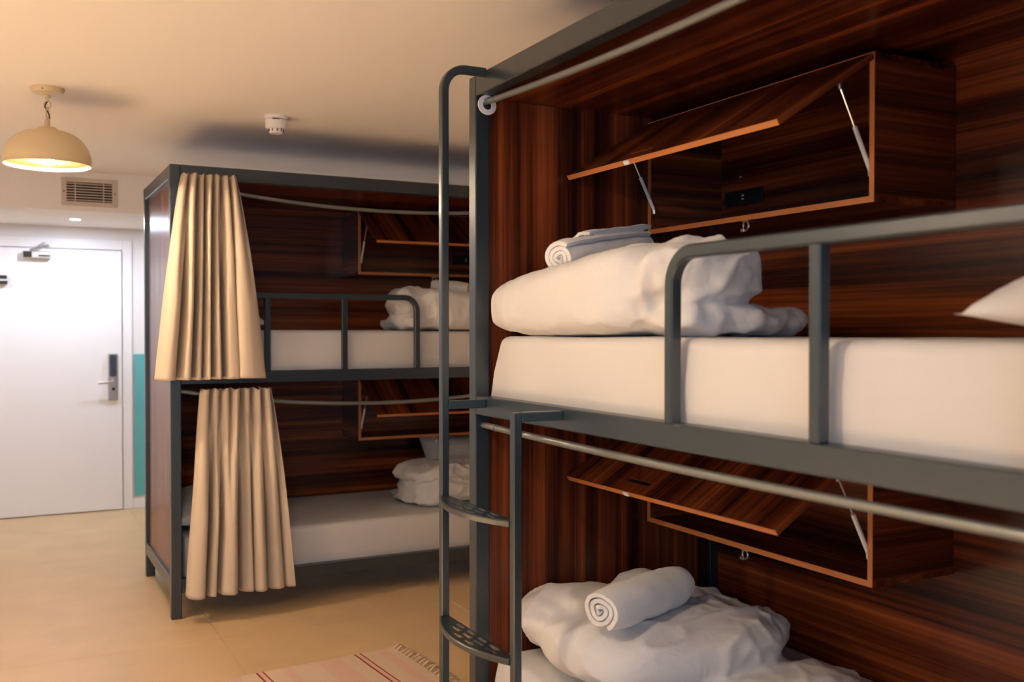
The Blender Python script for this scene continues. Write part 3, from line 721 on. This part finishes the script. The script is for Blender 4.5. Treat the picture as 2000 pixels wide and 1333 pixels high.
make_curtain((.868, 1.208), (.790, 1.318), 1.132, .125, 5.003, 'cream curtain gathered at the end of the lower far berth', 8.0,
    [(0, .0), (.02, -.045), (.10, -.065), (.155, -.05), (.165, .02), (.18, .015), (.195, -.04), (.25, -.05), (.265, .015), (.29, -.02), (.31, -.055), (.40, -.07), (.45, -.03), (.46, .02), (.48, .018),
     (.51, -.02), (.60, -.035), (.615, .01), (.63, -.045), (.69, -.06), (.735, -.03), (.745, .02), (.77, -.02), (.84, -.045), (.90, -.03), (.905, .012), (.93, -.03), (1.0, -.04)],
    head_of(7, 5), 1.16)

# curtain ring left on the near rod, cable trunking on the far bunk
pts = [(1.371 + .0235 * math.cos(a), 2.800 + .002 * math.sin(a), 2.147 + .0235 * math.sin(a)) for a in [2 * PI * q / 32 for q in range(32)]]
tag(MB().sweep(pts, [(-.008, -.0025), (.008, -.0025), (.008, .0025), (-.008, .0025)], up=(0, 1, 0), closed=True).build('curtain_ring', M['white'], None, (1.371, 2.80, 2.147), smooth=True, angle=40), 'single white plastic curtain ring on the rod of the near bunk', 'ring')
tr = thing('cable_trunking', (1.7, 5.04, 2.245), 'thin white cable trunking along the top beam of the far bunk', 'trunking')
MB().box((1.045, 5.03, 2.245), (1.085, 5.045, 2.2495), .001, 1).build('trunking_length', M['white'], tr)
MB().box((1.09, 5.03, 2.245), (1.37, 5.045, 2.2495), .001, 1).build('trunking_length', M['white'], tr)
MB().box((1.376, 5.03, 2.245), (2.9, 5.045, 2.2495), .001, 1).build('trunking_length', M['white'], tr)
MB().box((1.368, 5.028, 2.245), (1.380, 5.047, 2.253), .001, 1).build('trunking_joint', M['white'], tr)

# ------------------------------------------------------------------ rug
ra = math.radians(4.6); ru = Vector((math.cos(ra), math.sin(ra), 0)); rv = Vector((math.sin(ra), -math.cos(ra), 0)); rc = Vector((1.545, 4.118, 0))
RW, RD = 1.45, .72
rug = thing('rug', rc - ru * RW / 2 + rv * RD / 2, 'pale woven rug with dark red stripes and a fringed end on the floor', 'rug')
n, k = 60, 30; vs = []
for lay in (0, 1):
    for i in range(n + 1):
        for j in range(k + 1):
            a, b = -RW * i / n, RD * j / k
            z = .0065 + .0012 * noise.noise(Vector((a * 6, b * 6, 0))) if lay == 0 else .0005
            vs.append((a, b + .003 * noise.noise(Vector((a * 7, j // k, 3))), z))
N = (n + 1) * (k + 1); fs = []
for i in range(n):
    for j in range(k):
        q = [i * (k + 1) + j, (i + 1) * (k + 1) + j, (i + 1) * (k + 1) + j + 1, i * (k + 1) + j + 1]; fs += [q, [N + x for x in q[::-1]]]
    for j in (0, k): fs.append([i * (k + 1) + j, (i + 1) * (k + 1) + j, N + (i + 1) * (k + 1) + j, N + i * (k + 1) + j])
for i in (0, n):
    for j in range(k): fs.append([i * (k + 1) + j, i * (k + 1) + j + 1, N + i * (k + 1) + j + 1, N + i * (k + 1) + j])
me = bpy.data.meshes.new('weave'); me.from_pydata(vs, [], fs); bm = bmesh.new(); bm.from_mesh(me); bmesh.ops.recalc_face_normals(bm, faces=bm.faces[:]); bm.to_mesh(me); bm.free()
me.materials.append(M['rug']); wo = bpy.data.objects.new('weave', me); COL.objects.link(wo); wo.parent = rug
Rm = Matrix((ru, rv, Vector((0, 0, 1)))).transposed().to_4x4(); Rm.translation = rc - rug.location; wo.matrix_local = Rm
rnd = random.Random(4)
for q in range(21):
    b = .012 + q * (RD - .02) / 20; p = rc + rv * b; ln = rnd.uniform(.045, .07); sw = rnd.uniform(-.02, .02)
    pts = [p + Vector((0, 0, .005)), p + ru * ln * .5 + rv * sw * .4 + Vector((0, 0, .014 + rnd.uniform(0, .010))), p + ru * ln + rv * sw + Vector((0, 0, .004))]
    MB().sweep(pts, [(-.0045, -.003), (.0045, -.003), (.0045, .003), (-.0045, .003)]).build('tassel', M['tassel'], rug)
